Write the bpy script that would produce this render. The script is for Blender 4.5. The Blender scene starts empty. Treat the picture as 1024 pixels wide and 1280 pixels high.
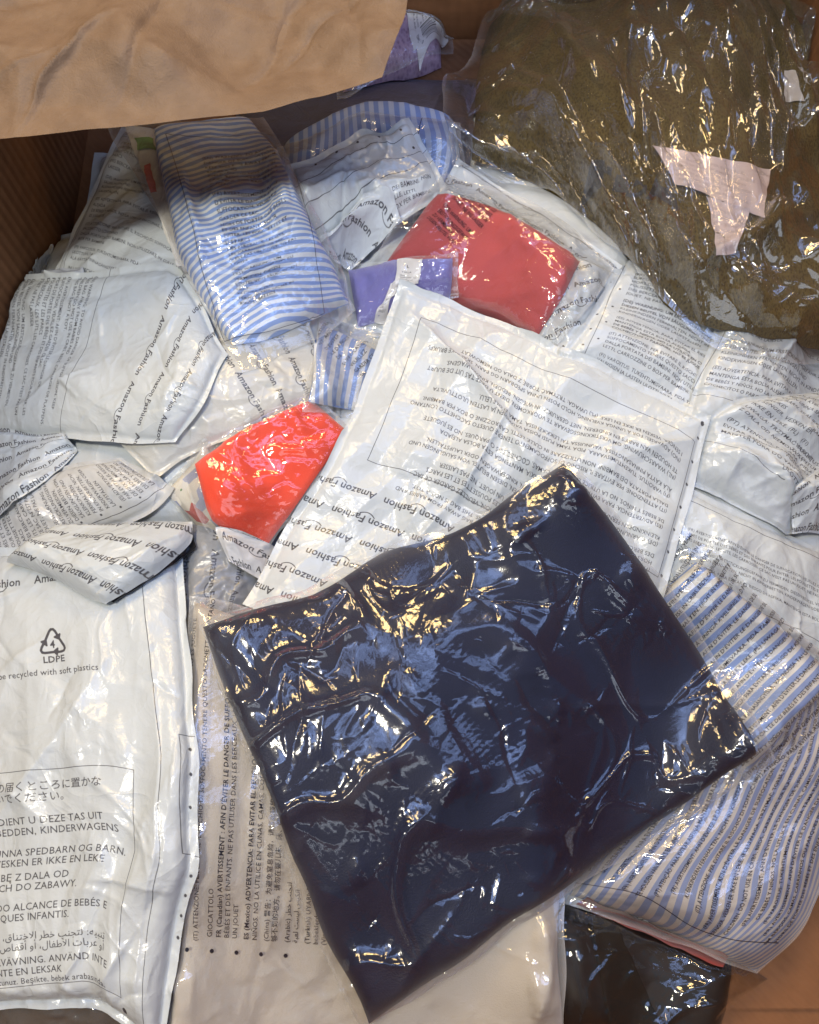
import bpy, math, random
import numpy as np
from mathutils import Matrix, Vector
R = math.radians
SC = bpy.context.scene
COL = SC.collection

# ------------------------------------------------------------------ camera
FPX = 1098.0                       # focal length in pixels of the 1024 px wide photograph
CAM = np.array([0.0, -0.20, 0.75]); TILT = R(20)
cd = bpy.data.cameras.new("camera"); cam = bpy.data.objects.new("camera", cd); COL.objects.link(cam)
cam.location = CAM; cam.rotation_euler = (TILT, 0, 0)
cd.sensor_fit = 'HORIZONTAL'; cd.sensor_width = 36; cd.lens = 36 * FPX / 1024
cd.clip_start = 0.01; cd.clip_end = 50
SC.camera = cam

# ------------------------------------------------------------------ light: dim bluish room, a warm lamp, added glint lights, cool fill and strips
w = bpy.data.worlds.new("World"); SC.world = w; w.use_nodes = True
bg = w.node_tree.nodes["Background"]; bg.inputs[0].default_value = (0.55, 0.61, 0.78, 1); bg.inputs[1].default_value = 0.19
SC.view_settings.view_transform = 'Standard'; SC.view_settings.look = 'None'
SC.view_settings.exposure = 0.0; SC.view_settings.gamma = 1

def area(name, loc, target, sx, sy, power, color):
    l = bpy.data.lights.new(name, 'AREA'); l.shape = 'RECTANGLE'; l.size = sx; l.size_y = sy
    l.energy = power; l.color = color
    o = bpy.data.objects.new(name, l); COL.objects.link(o); o.location = loc
    d = Vector(target) - Vector(loc); o.rotation_euler = d.to_track_quat('-Z', 'Y').to_euler()
    return o
area("warm_lamp", (-.50, -.22, 2.2), (0, .1, .1), .28, .28, 31, (1.0, .93, .76))
area("glint_light_far", (-.80, 1.00, 2.15), (0, .1, .1), .42, .42, 15, (1.0, .70, .28))  # added light, placed so the dark blue bag mirrors gold glints
area("glint_light_back_right", (.65, 2.15, 2.0), (0, .1, .1), .50, .50, 25, (1.0, .70, .28))  # added light at the olive bag's mirror direction, for gold glints
area("glint_light_left", (-.62, 1.55, 2.1), (0, .1, .1), .34, .34, 10, (1.0, .70, .28))  # added small light for warm glints on the big striped shirt
area("cool_front_fill", (.3, -2.3, 1.7), (0, .1, .1), 2.2, 1.6, 27, (.80, .88, 1.0))  # added soft fill from behind the camera, lifts the shadows
for k, x in enumerate((-.30, .32, .94, 1.56)):     # cool light split into added overhead strips, to spread blue reflections over film
    area("cool_reflection_strip", (x, .62, 2.1), (x * .4, .2, .1), .36, 2.2, 7.4, (.34, .50, .98))

# ------------------------------------------------------------------ pixel rays and the height map that everything is stacked on
def unproj(px, py, z):
    px = np.asarray(px, float); py = np.asarray(py, float)
    x = (px - 512) / FPX; y = (640 - py) / FPX
    c, s = math.cos(TILT), math.sin(TILT)
    dx = x; dy = y * c + s; dz = y * s - c
    t = (z - CAM[2]) / dz
    return CAM[0] + dx * t, CAM[1] + dy * t

BX0, BX1, BY0, BY1 = -0.345, 0.405, -0.43, 0.64     # inner faces of the cardboard box
def bulge(y):                      # the long side walls are pushed outward by the load
    t = np.clip((.36 - np.asarray(y, float)) / .40, 0, 1); return .085 * t * t * (3 - 2 * t)
CELL = 0.0015
HX0, HY0 = -0.60, -0.70
HNX, HNY = int(1.2 / CELL), int(1.6 / CELL)
HF = np.full((HNX, HNY), 0.004)

def hf(x, y):
    fx = np.clip((x - HX0) / CELL, 0, HNX - 1.01); fy = np.clip((y - HY0) / CELL, 0, HNY - 1.01)
    i = fx.astype(int); j = fy.astype(int); a = fx - i; b = fy - j
    return (HF[i, j] * (1 - a) * (1 - b) + HF[i + 1, j] * a * (1 - b) + HF[i, j + 1] * (1 - a) * b + HF[i + 1, j + 1] * a * b)

def hf_put(X, Y, Z):
    # raise the map to a new upper surface (grid densified until it is finer than the map)
    for _ in range(3):
        st = max(np.hypot(np.diff(X, axis=0), np.diff(Y, axis=0)).max(), np.hypot(np.diff(X, axis=1), np.diff(Y, axis=1)).max())
        if st < CELL * 0.9 or X.size > 500000: break
        def den(a):
            b = np.empty((a.shape[0] * 2 - 1, a.shape[1])); b[::2] = a; b[1::2] = (a[1:] + a[:-1]) / 2
            c = np.empty((b.shape[0], b.shape[1] * 2 - 1)); c[:, ::2] = b; c[:, 1::2] = (b[:, 1:] + b[:, :-1]) / 2
            return c
        X, Y, Z = den(X), den(Y), den(Z)
    i = np.clip(((X - HX0) / CELL + .5).astype(int), 0, HNX - 1); j = np.clip(((Y - HY0) / CELL + .5).astype(int), 0, HNY - 1)
    np.maximum.at(HF, (i.ravel(), j.ravel()), Z.ravel())

class Noise:
    def __init__(s, seed): s.k = np.random.RandomState(seed % 99991).rand(64, 64) * 2 - 1
    def __call__(s, x, y):
        i = np.floor(x).astype(int); j = np.floor(y).astype(int); t = x - i; u = y - j
        def wt(t): return ((1 - t)**3 / 6, (3 * t**3 - 6 * t * t + 4) / 6, (-3 * t**3 + 3 * t * t + 3 * t + 1) / 6, t**3 / 6)
        a = wt(t); b = wt(u); r = 0
        for p in range(4):
            for q in range(4): r = r + a[p] * b[q] * s.k[(i + p) & 63, (j + q) & 63]
        return r * 1.7

def film_wr(x, y, seed, s=.045):
    """soft meandering wrinkles of thin plastic film, metres in, metres out"""
    x, y = x / s, y / s
    def warp(x, y, sd, f, a): return x + a * Noise(sd)(x * f, y * f), y + a * Noise(sd + 1)(x * f + 7, y * f + 3)
    X, Y = warp(x, y, seed, .8, .55); X, Y = warp(X, Y, seed + 2, 1.7, .25)
    n1 = Noise(seed + 4)(X, Y); n2 = Noise(seed + 6)(X * 1.9 + 5, Y * 1.9); n3 = Noise(seed + 8)(X * .5, Y * .5); n4 = Noise(seed + 9)(X * 4, Y * 4)
    r1 = 1 / (1 + (n1 / .10)**2)**.75
    m = np.clip(.5 + 1.2 * n3, 0, 1)
    r2 = 1 / (1 + (n2 / .12)**2)**.75
    return s * (.09 * r1 * (.3 + .7 * m) + .04 * r2 * (1 - .7 * m) + .10 * n3 + .05 * n1 + .007 * n4)

def creases(x, y, seed, num=40, L=(.03, .12), wd=(.0012, .004), a=(.0008, .003), ang=None, spread=.5):
    r = np.random.RandomState(seed); h = np.zeros_like(x)
    x0, x1, y0, y1 = x.min(), x.max(), y.min(), y.max()
    for i in range(num):
        cx, cy = r.uniform(x0, x1), r.uniform(y0, y1)
        th = r.uniform(0, 6.28) if ang is None else ang + r.randn() * spread
        l = r.uniform(*L) * r.uniform(.5, 1); ww = r.uniform(*wd); aa = r.uniform(*a) * (1 if r.rand() < .6 else -1); cv = r.uniform(-1, 1) * .25 / l
        dx, dy = x - cx, y - cy
        u = dx * np.cos(th) + dy * np.sin(th); v = -dx * np.sin(th) + dy * np.cos(th)
        v = v - cv * u * u - .024 * l * np.sin(u / l * 7 + i)
        t = np.clip(1 - (u / l)**2, 0, 1)
        w_ = ww * (.5 + 1.5 * (u / l + 1) / 2)
        side = np.where(v > 0, 1., 1.8)
        h += aa * t**1.3 * np.exp(-np.sqrt((v * side / w_)**2 + .04))
    return h

def facet(x, y, seed, lam=.05, amp=1.0, k=6):
    """flat facets meeting in sharp straight creases, as in crumpled sheet"""
    r = np.random.RandomState(seed % 99991); h = np.zeros_like(x)
    wx = Noise(seed + 1)(x / lam * .35, y / lam * .35) * lam * .9; wy = Noise(seed + 2)(x / lam * .35 + 5, y / lam * .35) * lam * .9
    for i in range(k):
        th = r.uniform(0, np.pi); l = lam * r.uniform(.5, 1.8)
        q = ((x + wx) * np.cos(th) + (y + wy) * np.sin(th)) / l + r.rand()
        t = np.sqrt((q - np.round(q))**2 + .0008)
        m = np.clip(.45 + 1.6 * Noise(seed + 10 + i)(x / lam * .45, y / lam * .45), 0, 1)
        h += t * m * l * .16
    return h * amp

def blur(z, k=1):
    for _ in range(k):
        p = np.pad(z, 1, mode='edge')
        z = (p[1:-1, 1:-1] * 2 + p[:-2, 1:-1] + p[2:, 1:-1] + p[1:-1, :-2] + p[1:-1, 2:]) / 6
    return z

def resize(a, n, m):
    x = np.linspace(0, a.shape[0] - 1, n); y = np.linspace(0, a.shape[1] - 1, m)
    i = np.minimum(x.astype(int), a.shape[0] - 2); j = np.minimum(y.astype(int), a.shape[1] - 2)
    f = (x - i)[:, None]; g = (y - j)[None]
    return (a[i][:, j] * (1 - f) * (1 - g) + a[i + 1][:, j] * f * (1 - g) + a[i][:, j + 1] * (1 - f) * g + a[i + 1][:, j + 1] * f * g)

def poly(pts, t):
    p = np.array(pts, float)
    if len(p) > 2:   # soften the polyline a little
        q = [p[0]]
        for a, b, c in zip(p[:-2], p[1:-1], p[2:]):
            q += [b + (a - b) * .25, b + ((a + c) / 2 - b) * .12, b + (c - b) * .25]
        p = np.array(q + [p[-1]])
    d = np.r_[0, np.cumsum(np.hypot(*np.diff(p[:, :2], axis=0).T))]; d /= d[-1]
    return np.stack([np.interp(t, d, p[:, k]) for k in range(p.shape[1])], -1)

def coons(S, n, m):
    """S: four sides, each a list of points from corner k up to and with corner k+1"""
    u = np.linspace(0, 1, n); v = np.linspace(0, 1, m)
    b = poly(S[0], u); r = poly(S[1], v); t = poly(S[2], u)[::-1]; l = poly(S[3], v)[::-1]
    U = u[:, None, None]; V = v[None, :, None]
    return ((1 - V) * b[:, None] + V * t[:, None] + (1 - U) * l[None] + U * r[None]
            - (1 - U) * (1 - V) * b[0] - U * (1 - V) * b[-1] - U * V * t[-1] - (1 - U) * V * t[0])

def sides(*ss):
    """each side lists its own start corner and middle points; the next side's first point closes it"""
    return [list(s) + [ss[(k + 1) % 4][0]] for k, s in enumerate(ss)]

def quad(a, b, c, d): return sides([a], [b], [c], [d])

def membrane(O, it):
    z = np.maximum(O, blur(O, 12))
    for _ in range(it): z = np.maximum(O, blur(z, 2))
    return blur(z, 2)

class Sheet: pass

def lay(S, cell=.0014, zg=.12, bridge=20, world=False, lift=.0005, fixz=None):
    """find where a bag with this outline comes to rest on what is already stacked"""
    n = m = 40; Z = np.full((n, m), zg)
    P = coons(S, n, m)
    for _ in range(4):
        if world: X, Y = P[..., 0], P[..., 1]
        else: X, Y = unproj(P[..., 0], P[..., 1], blur(Z, 3) + .006)
        if world is False:   # only the outline follows the picture; the inside is an even sheet
            B = [np.stack([X[:, 0], Y[:, 0]], -1), np.stack([X[-1], Y[-1]], -1), np.stack([X[::-1, -1], Y[::-1, -1]], -1), np.stack([X[0, ::-1], Y[0, ::-1]], -1)]
            Q = coonsB(B, n, m); X, Y = Q[..., 0], Q[..., 1]
        O = hf(X, Y)
        Z = membrane(O, bridge)
        if world: break
    W = (np.hypot(*(np.stack([X[-1] - X[0], Y[-1] - Y[0]]))).mean()); H = (np.hypot(*(np.stack([X[:, -1] - X[:, 0], Y[:, -1] - Y[:, 0]]))).mean())
    N = int(np.clip(W / cell, 24, 460)); M = int(np.clip(H / cell, 24, 460))
    s = Sheet(); s.W, s.H, s.N, s.M = W, H, N, M
    s.X = resize(X, N, M); s.Y = resize(Y, N, M)
    s.Y = np.clip(s.Y, BY0 + .004, BY1 - .004); s.X = np.clip(s.X, BX0 - bulge(s.Y) + .004, BX1 + bulge(s.Y) - .004)
    s.u, s.v = np.meshgrid(np.linspace(0, 1, N), np.linspace(0, 1, M), indexing='ij')
    s.U = s.u * W; s.V = s.v * H
    z = resize(Z, N, M)
    o = hf(s.X, s.Y) + lift
    s.z = np.maximum(z, o); s.z = np.maximum(blur(s.z, 1), o)
    s.d = np.minimum(np.minimum(s.U, W - s.U), np.minimum(s.V, H - s.V))
    return s

def coonsB(B, n, m):
    b, r, t, l = B[0], B[1], B[2][::-1], B[3][::-1]
    U = np.linspace(0, 1, n)[:, None, None]; V = np.linspace(0, 1, m)[None, :, None]
    return ((1 - V) * b[:, None] + V * t[:, None] + (1 - U) * l[None] + U * r[None]
            - (1 - U) * (1 - V) * b[0] - U * (1 - V) * b[-1] - U * V * t[-1] - (1 - U) * V * t[0])

def puff(s, t, hem, r, round_=.02):
    # thickness: flat hem, then a rounded shoulder up to t, corners rounder than edges
    a = np.clip(np.minimum(s.U, s.W - s.U) - hem, 0, None); b = np.clip(np.minimum(s.V, s.H - s.V) - hem, 0, None)
    fa = 1 - np.exp(-a / r); fb = 1 - np.exp(-b / r)
    return t * np.sqrt(np.clip(fa * fb, 0, 1)) * (.86 + .14 * np.sin(np.pi * s.u) * np.sin(np.pi * s.v)), np.minimum(fa, fb)

# ------------------------------------------------------------------ mesh building
def mesh_grid(name, X, Y, Z, mat, parent=None, bottom=None, uv=None, flip=False, bot_step=5, sag=0):
    N, M = X.shape
    co = np.stack([X, Y, Z], -1).reshape(-1, 3)
    idx = np.arange(N * M).reshape(N, M)
    q = np.stack([idx[:-1, :-1], idx[1:, :-1], idx[1:, 1:], idx[:-1, 1:]], -1).reshape(-1, 4)
    if uv is None:
        uu, vv = np.meshgrid(np.linspace(0, 1, N), np.linspace(0, 1, M), indexing='ij'); uv = np.stack([uu, vv], -1)
    uvf = uv.reshape(-1, 2)
    if bottom is not None:
        ii = np.unique(np.r_[np.arange(0, N, bot_step), N - 1]); jj = np.unique(np.r_[np.arange(0, M, bot_step), M - 1])
        bz = bottom.copy()
        bz[0], bz[-1], bz[:, 0], bz[:, -1] = Z[0] - .0002, Z[-1] - .0002, Z[:, 0] - .0002, Z[:, -1] - .0002
        bx = np.stack([X[np.ix_(ii, jj)], Y[np.ix_(ii, jj)], bz[np.ix_(ii, jj)]], -1)
        k = np.arange(bx.shape[0] * bx.shape[1]).reshape(bx.shape[:2]) + len(co)
        q2 = np.stack([k[:-1, :-1], k[:-1, 1:], k[1:, 1:], k[1:, :-1]], -1).reshape(-1, 4)
        co = np.r_[co, bx.reshape(-1, 3)]; q = np.r_[q, q2]
        uvf = np.r_[uvf, np.full((bx.shape[0] * bx.shape[1], 2), -5.0)]
    me = bpy.data.meshes.new(name)
    me.vertices.add(len(co)); me.vertices.foreach_set("co", co.astype(np.float32).ravel())
    me.loops.add(q.size); me.loops.foreach_set("vertex_index", q.astype(np.int32).ravel())
    me.polygons.add(len(q)); me.polygons.foreach_set("loop_start", np.arange(0, q.size, 4, dtype=np.int32))
    me.polygons.foreach_set("use_smooth", np.ones(len(q), bool))
    ul = me.uv_layers.new(name="UVMap"); ul.data.foreach_set("uv", uvf[q.ravel()].astype(np.float32).ravel())
    me.update(); me.validate()
    # signed area decides the facing
    a = (X[1, 0] - X[0, 0]) * (Y[0, 1] - Y[0, 0]) - (Y[1, 0] - Y[0, 0]) * (X[0, 1] - X[0, 0])
    if a < 0: me.flip_normals()
    o = bpy.data.objects.new(name, me); COL.objects.link(o)
    if mat: me.materials.append(mat)
    if parent is not None: adopt(o, parent)
    else:
        c = Vector((float(X.mean()), float(Y.mean()), float(Z.min())))
        me.transform(Matrix.Translation(-c)); o.location = c
    return o

def adopt(o, parent):
    o.parent = parent
    o.matrix_parent_inverse = Matrix.Translation(-Vector(parent.location))

def thing(name, label, cat, loc, group=None):
    o = bpy.data.objects.new(name, None); COL.objects.link(o); o.location = loc; o.empty_display_size = .02
    o['label'] = label; o['category'] = cat
    if group: o['group'] = group
    return o

def tag(o, label, cat, group=None):
    o['label'] = label; o['category'] = cat
    if group: o['group'] = group
    return o

# ------------------------------------------------------------------ printing: lettering is rasterised from the built-in font into print masks
EM = 32
_gl = {}
def glyph(ch, bold=False):
    k = (ch, bold)
    if k in _gl: return _gl[k]
    def measure(body):
        c = bpy.data.curves.new("t", 'FONT'); c.body = body; c.size = 1; c.resolution_u = 2; c.offset = .014 if bold else .002
        o = bpy.data.objects.new("t", c); me = o.to_mesh()
        v = np.array([q.co[:2] for q in me.vertices]).reshape(-1, 2); me.calc_loop_triangles()
        t = np.array([q.vertices[:] for q in me.loop_triangles]).reshape(-1, 3)
        o.to_mesh_clear(); bpy.data.objects.remove(o); bpy.data.curves.remove(c)
        return v, t
    v0, _ = measure("||"); wid0 = v0[:, 0].max()
    v1, _ = measure("|" + ch + "|"); adv = v1[:, 0].max() - wid0
    v, t = measure(ch)
    wpx = max(2, int(math.ceil(adv * EM))); hpx = int(EM * 1.3); base = int(EM * .3)
    g = np.zeros((hpx * 2, wpx * 2), bool)
    if len(t):
        P = v * EM * 2; P[:, 1] += base * 2
        for a, b, c in P[t]:
            x0, x1 = int(max(0, min(a[0], b[0], c[0]) - 1)), int(min(wpx * 2, max(a[0], b[0], c[0]) + 2))
            y0, y1 = int(max(0, min(a[1], b[1], c[1]) - 1)), int(min(hpx * 2, max(a[1], b[1], c[1]) + 2))
            if x1 <= x0 or y1 <= y0: continue
            xx, yy = np.meshgrid(np.arange(x0, x1) + .5, np.arange(y0, y1) + .5)
            e = lambda p, q: (q[0] - p[0]) * (yy - p[1]) - (q[1] - p[1]) * (xx - p[0])
            e0, e1, e2 = e(a, b), e(b, c), e(c, a)
            g[y0:y1, x0:x1] |= ((e0 >= 0) & (e1 >= 0) & (e2 >= 0)) | ((e0 <= 0) & (e1 <= 0) & (e2 <= 0))
    g = g.reshape(hpx, 2, wpx, 2).mean((1, 3))
    _gl[k] = g
    return g

_ln = {}
def strip(s, bold=False):
    k = (s, bold)
    if k not in _ln:
        _ln[k] = np.hstack([glyph(c, bold) for c in s])
    return _ln[k]

def shrink(a, h, w_):
    """area-average resize (down) or linear (up)"""
    def ax(a, n):
        m = a.shape[0]
        c = np.vstack([np.zeros((1,) + a.shape[1:]), np.cumsum(a, 0)])
        e = np.linspace(0, m, n + 1); i = np.minimum(e.astype(int), m - 1); f = (e - i)[:, None]
        E = c[i] * (1 - f) + c[i + 1] * f
        return (E[1:] - E[:-1]) * n / m
    return ax(ax(a, h).T, w_).T

class Canvas:
    def __init__(s, W, H, ppm=3600):
        s.p = ppm; s.W, s.H = W, H; s.a = np.zeros((max(8, int(H * ppm)), max(8, int(W * ppm))), np.float32)
    def blit(s, g, x, y):
        i, j = int(y * s.p), int(x * s.p); h, w_ = g.shape
        i0, j0 = max(0, i), max(0, j); i1, j1 = min(s.a.shape[0], i + h), min(s.a.shape[1], j + w_)
        if i1 > i0 and j1 > j0:
            s.a[i0:i1, j0:j1] = np.maximum(s.a[i0:i1, j0:j1], g[i0 - i:i1 - i, j0 - j:j1 - j])
    def text(s, t, x, y, size, bold=False, rot=0, sx=1.0):
        """size = em in metres, (x, y) = left end of the baseline"""
        if not t: return 0
        g = strip(t, bold); k = size * s.p / EM
        h, w_ = max(2, int(g.shape[0] * k)), max(2, int(g.shape[1] * k * sx))
        g = np.clip(shrink(g, h, w_) * (1.25 if not bold else 1.4), 0, 1)
        b = .3 * size
        if rot == 0: s.blit(g, x, y - b)
        elif rot == 180: s.blit(g[::-1, ::-1], x - w_ / s.p, y - (h / s.p - b))
        elif rot == 90: s.blit(g.T[:, ::-1], x - (h / s.p - b), y)      # reads upward
        elif rot == 270: s.blit(g.T[::-1], x - b, y - w_ / s.p)         # reads downward
        return w_ / s.p
    def width(s, t, size, bold=False): return strip(t, bold).shape[1] * size / EM
    def seg(s, x0, y0, x1, y1, wd=.0004, v=1.0):
        m = wd + .001
        i0, i1 = int((min(y0, y1) - m) * s.p), int((max(y0, y1) + m) * s.p) + 1; j0, j1 = int((min(x0, x1) - m) * s.p), int((max(x0, x1) + m) * s.p) + 1
        i0, j0 = max(0, i0), max(0, j0); i1, j1 = min(s.a.shape[0], i1), min(s.a.shape[1], j1)
        if i1 <= i0 or j1 <= j0: return
        yy, xx = np.meshgrid((np.arange(i0, i1) + .5) / s.p, (np.arange(j0, j1) + .5) / s.p, indexing='ij')
        dx, dy = x1 - x0, y1 - y0; L2 = dx * dx + dy * dy + 1e-12
        t = np.clip(((xx - x0) * dx + (yy - y0) * dy) / L2, 0, 1)
        d = np.hypot(xx - x0 - t * dx, yy - y0 - t * dy)
        s.a[i0:i1, j0:j1] = np.maximum(s.a[i0:i1, j0:j1], v * np.clip((wd / 2 - d) * s.p + .5, 0, 1))
    def path(s, pts, wd=.0004, v=1.0):
        for a, b in zip(pts[:-1], pts[1:]): s.seg(a[0], a[1], b[0], b[1], wd, v)
    def rect(s, x0, y0, x1, y1, wd=.0004): s.path([(x0, y0), (x1, y0), (x1, y1), (x0, y1), (x0, y0)], wd)
    def dot(s, x, y, r=.0011): s.seg(x, y, x, y, r * 2)
    def arc(s, cx, cy, r, a0, a1, wd, k=10): s.path([(cx + r * math.cos(R(a0 + (a1 - a0) * i / k)), cy + r * math.sin(R(a0 + (a1 - a0) * i / k))) for i in range(k + 1)], wd)
    def brand_rows(s, x0, y0, x1, y1, pitch, size, phase=0, rot=0):
        """rows of «Amazon Fashion» with the smile under each pair"""
        t = "Amazon Fashion"; g = s.width(t, size, True); gap = size * .7
        k = 0
        if rot == 0:
            y = y0
            while y < y1:
                x = x0 - ((phase + k * .5) % 1) * (g + gap)
                while x < x1:
                    s.clipped(lambda: (s.text(t, x, y, size, True), s.smile(x + g * .53, y - size * .02, size * 1.3, 0)), x0, x1)
                    x += g + gap
                y += pitch; k += 1
        else:
            x = x0
            while x < x1:
                y = y1 + ((phase + k * .5) % 1) * (g + gap)
                while y > y0:
                    s.text(t, x, y, size, True, 270); s.smile(x - size * .02, y - g * .53, size * 1.3, 270)
                    y -= g + gap
                x += pitch; k += 1
    def clipped(s, f, x0, x1):
        b = s.a.copy(); f()
        i0, i1 = max(0, int(x0 * s.p)), min(s.a.shape[1], int(x1 * s.p))
        s.a[:, :i0] = b[:, :i0]; s.a[:, i1:] = b[:, i1:]
    def smile(s, x, y, wd, rot):
        q = []
        for i in range(9):
            t = i / 8 * 2 - 1; q.append((t * wd / 2, -(1 - t * t) * wd * .20 - wd * .10))
        q += [(wd * .47, -wd * .02)]
        if rot == 270: q = [(b, -a) for a, b in q]
        s.path([(x + a, y + b) for a, b in q], wd * .07)
    def recycle(s, cx, cy, r, rot=0):
        def tr(p):
            a = R(rot); return (cx + (p[0] * math.cos(a) - p[1] * math.sin(a)) * r, cy + (p[0] * math.sin(a) + p[1] * math.cos(a)) * r)
        for k in range(3):
            b = R(k * 120)
            def rt(p): return tr((p[0] * math.cos(b) - p[1] * math.sin(b), p[0] * math.sin(b) + p[1] * math.cos(b)))
            q = [(-.62, .0), (-.20, .80), (-.08, .93), (.08, .93), (.20, .80), (.36, .52)]
            s.path([rt(p) for p in q], r * .17)
            s.path([rt((.52, .58)), rt((.44, .28)), rt((.14, .42)), rt((.52, .58))], r * .13)
    def image(s, name):
        h, w_ = s.a.shape
        im = bpy.data.images.new(name, w_, h, alpha=False, float_buffer=False); im.colorspace_settings.name = 'Non-Color'
        px = np.ones((h, w_, 4), np.float32); px[..., :3] = s.a[..., None]
        im.pixels.foreach_set(px.ravel()); im.update(); im.pack()
        return im

WARN = [
 "(EN) WARNING: TO AVOID DANGER OF SUFFOCATION, KEEP THIS BAG AWAY FROM BABIES AND",
 "CHILDREN. DO NOT USE IN CRIBS, BEDS, CARRIAGES OR PLAYPENS. THIS BAG IS NOT A TOY.", "",
 "(FR) AVERTISSEMENT: AFIN D'ÉVITER LE DANGER DE SUFFOCATION, VEUILLEZ GARDER CE SAC",
 "HORS DE PORTÉE DES BÉBÉS ET DES ENFANTS POUR ÉVITER. LES POUSSETTES ET LES PARCS",
 "DES BERCEAUX, LES LITS, LES CARROSSES. CE SAC N'EST PAS UN JOUET. NE PAS LAISSER", "",
 "(DE) WARNUNG: UM ERSTICKUNGSGEFAHR ZU VERMEIDEN, DIESEN BEUTEL VON SÄUGLINGEN UND",
 "KLEINKINDERN FERNHALTEN. NICHT IN KINDERBETTEN, KINDERWAGEN ODER LAUFSTÄLLEN.", "",
 "(ES) ADVERTENCIA: PARA EVITAR EL RIESGO DE ASFIXIA, MANTENGA ESTA BOLSA ALEJADA",
 "DE BEBÉS Y NIÑOS. NO LA UTILICE EN CUNAS, CAMAS, COCHECITOS O PARQUES. NO ES JUGUETE", "",
 "(IT) ATTENZIONE: PER EVITARE IL RISCHIO DI SOFFOCAMENTO TENERE QUESTO SACCHETTO LONTANO",
 "DALLA PORTATA DEI BAMBINI. NON UTILIZZARE IN CULLE, LETTI, CARROZZINE O BOX PER BAMBINI.", "",
 "(FI) VAROITUS: TUKEHTUMISVAARA. PIDÄ TÄMÄ PUSSI POISSA VAUVOJEN JA LASTEN ULOTTUVILTA",
 "ÄLÄ KÄYTÄ PINNASÄNGYISSÄ, VAUNUISSA TAI LEIKKIKEHISSÄ. TÄMÄ EI OLE LELU.", "",
 "(NL) WAARSCHUWING: OM VERSTIKKINGSGEVAAR TE VOORKOMEN, DIENT U DEZE TAS UIT DE BUURT",
 "TE HOUDEN VAN BABY'S EN KINDEREN. NIET GEBRUIKEN IN WIEGEN, BEDDEN, KINDERWAGENS.", "",
 "(NO) ADVARSEL: FOR Å UNNGÅ KVELNING, HOLD POSEN UNNA SPEDBARN OG BARN. SKAL IKKE BRUKES",
 "I SENGER. VESKEN ER IKKE EN LEKE. (PL) UWAGA: TRZYMAĆ TORBĘ Z DALA OD NIEMOWLĄT", "",
 "(PT) ATENÇÃO: PARA EVITAR ASFIXIA MANTER FORA DO ALCANCE DE BEBÉS E CRIANÇAS. NÃO USAR",
 "EM BERÇOS, CAMAS, CARRINHOS OU PARQUES INFANTIS. (SV) VARNING FÖR KVÄVNING. ANVÄND INTE",
]
def block(c, x, y, w_, h, size, lead=1.25, start=0, bold=False, para=.8, bd_every=0, indent=0):
    """lines of warning text from the top left corner (x, y+h) down"""
    yy = y + h - size; k = start
    while yy > y:
        t = WARN[k % len(WARN)]; k += 1
        if not t: yy -= size * para; continue
        n = max(4, int(len(t) * w_ / c.width(t, size))); b = bold or (bd_every and k % bd_every == 0)
        rest = t
        while rest and yy > y:
            cut = rest[:n]
            if len(rest) > n and ' ' in cut: cut = cut[:cut.rfind(' ')]
            c.text(cut, x, yy, size, b); rest = rest[len(cut):].strip(); yy -= size * lead

# ------------------------------------------------------------------ materials
def mat(name):
    m = bpy.data.materials.new(name); m.use_nodes = True
    return m, m.node_tree.nodes, m.node_tree.links, m.node_tree.nodes["Principled BSDF"]

def bump(N, L, scale, strength, dist, target, detail=6, coord=None, stretch=None, dist_noise=0):
    tc = N.new('ShaderNodeTexCoord'); nz = N.new('ShaderNodeTexNoise'); nz.inputs['Scale'].default_value = scale; nz.inputs['Detail'].default_value = detail
    nz.inputs['Distortion'].default_value = dist_noise
    mp = N.new('ShaderNodeMapping'); L.new(tc.outputs['Object'], mp.inputs[0]); L.new(mp.outputs[0], nz.inputs['Vector'])
    if stretch: mp.inputs['Scale'].default_value = stretch
    bp = N.new('ShaderNodeBump'); bp.inputs['Strength'].default_value = strength; bp.inputs['Distance'].default_value = dist
    L.new(nz.outputs[0], bp.inputs['Height'])
    if target: L.new(bp.outputs[0], target)
    return nz, bp

def crinkle(N, L, scale, dist, prev=None, seed=0.0):
    """fine sharp-edged crinkles: ridges where a warped noise crosses its middle value"""
    tc = N.new('ShaderNodeTexCoord'); mp = N.new('ShaderNodeMapping'); mp.inputs['Location'].default_value = (seed, seed * 1.7, 0); L.new(tc.outputs['Object'], mp.inputs[0])
    nz = N.new('ShaderNodeTexNoise'); nz.inputs['Scale'].default_value = scale; nz.inputs['Detail'].default_value = 2.5; nz.inputs['Distortion'].default_value = 1.2; L.new(mp.outputs[0], nz.inputs['Vector'])
    a = N.new('ShaderNodeMath'); a.operation = 'SUBTRACT'; L.new(nz.outputs[0], a.inputs[0]); a.inputs[1].default_value = .5
    b = N.new('ShaderNodeMath'); b.operation = 'ABSOLUTE'; L.new(a.outputs[0], b.inputs[0])
    c = N.new('ShaderNodeMath'); c.operation = 'POWER'; L.new(b.outputs[0], c.inputs[0]); c.inputs[1].default_value = .7
    bp = N.new('ShaderNodeBump'); bp.invert = True; bp.inputs['Strength'].default_value = 1.0; bp.inputs['Distance'].default_value = dist; L.new(c.outputs[0], bp.inputs['Height'])
    if prev is not None: L.new(prev, bp.inputs['Normal'])
    return bp.outputs[0]

def ink_mask(N, L, im):
    uv = N.new('ShaderNodeUVMap'); uv.uv_map = "UVMap"
    ti = N.new('ShaderNodeTexImage'); ti.image = im; ti.extension = 'CLIP'; ti.interpolation = 'Linear'
    L.new(uv.outputs[0], ti.inputs[0])
    return ti.outputs['Color']

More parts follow.
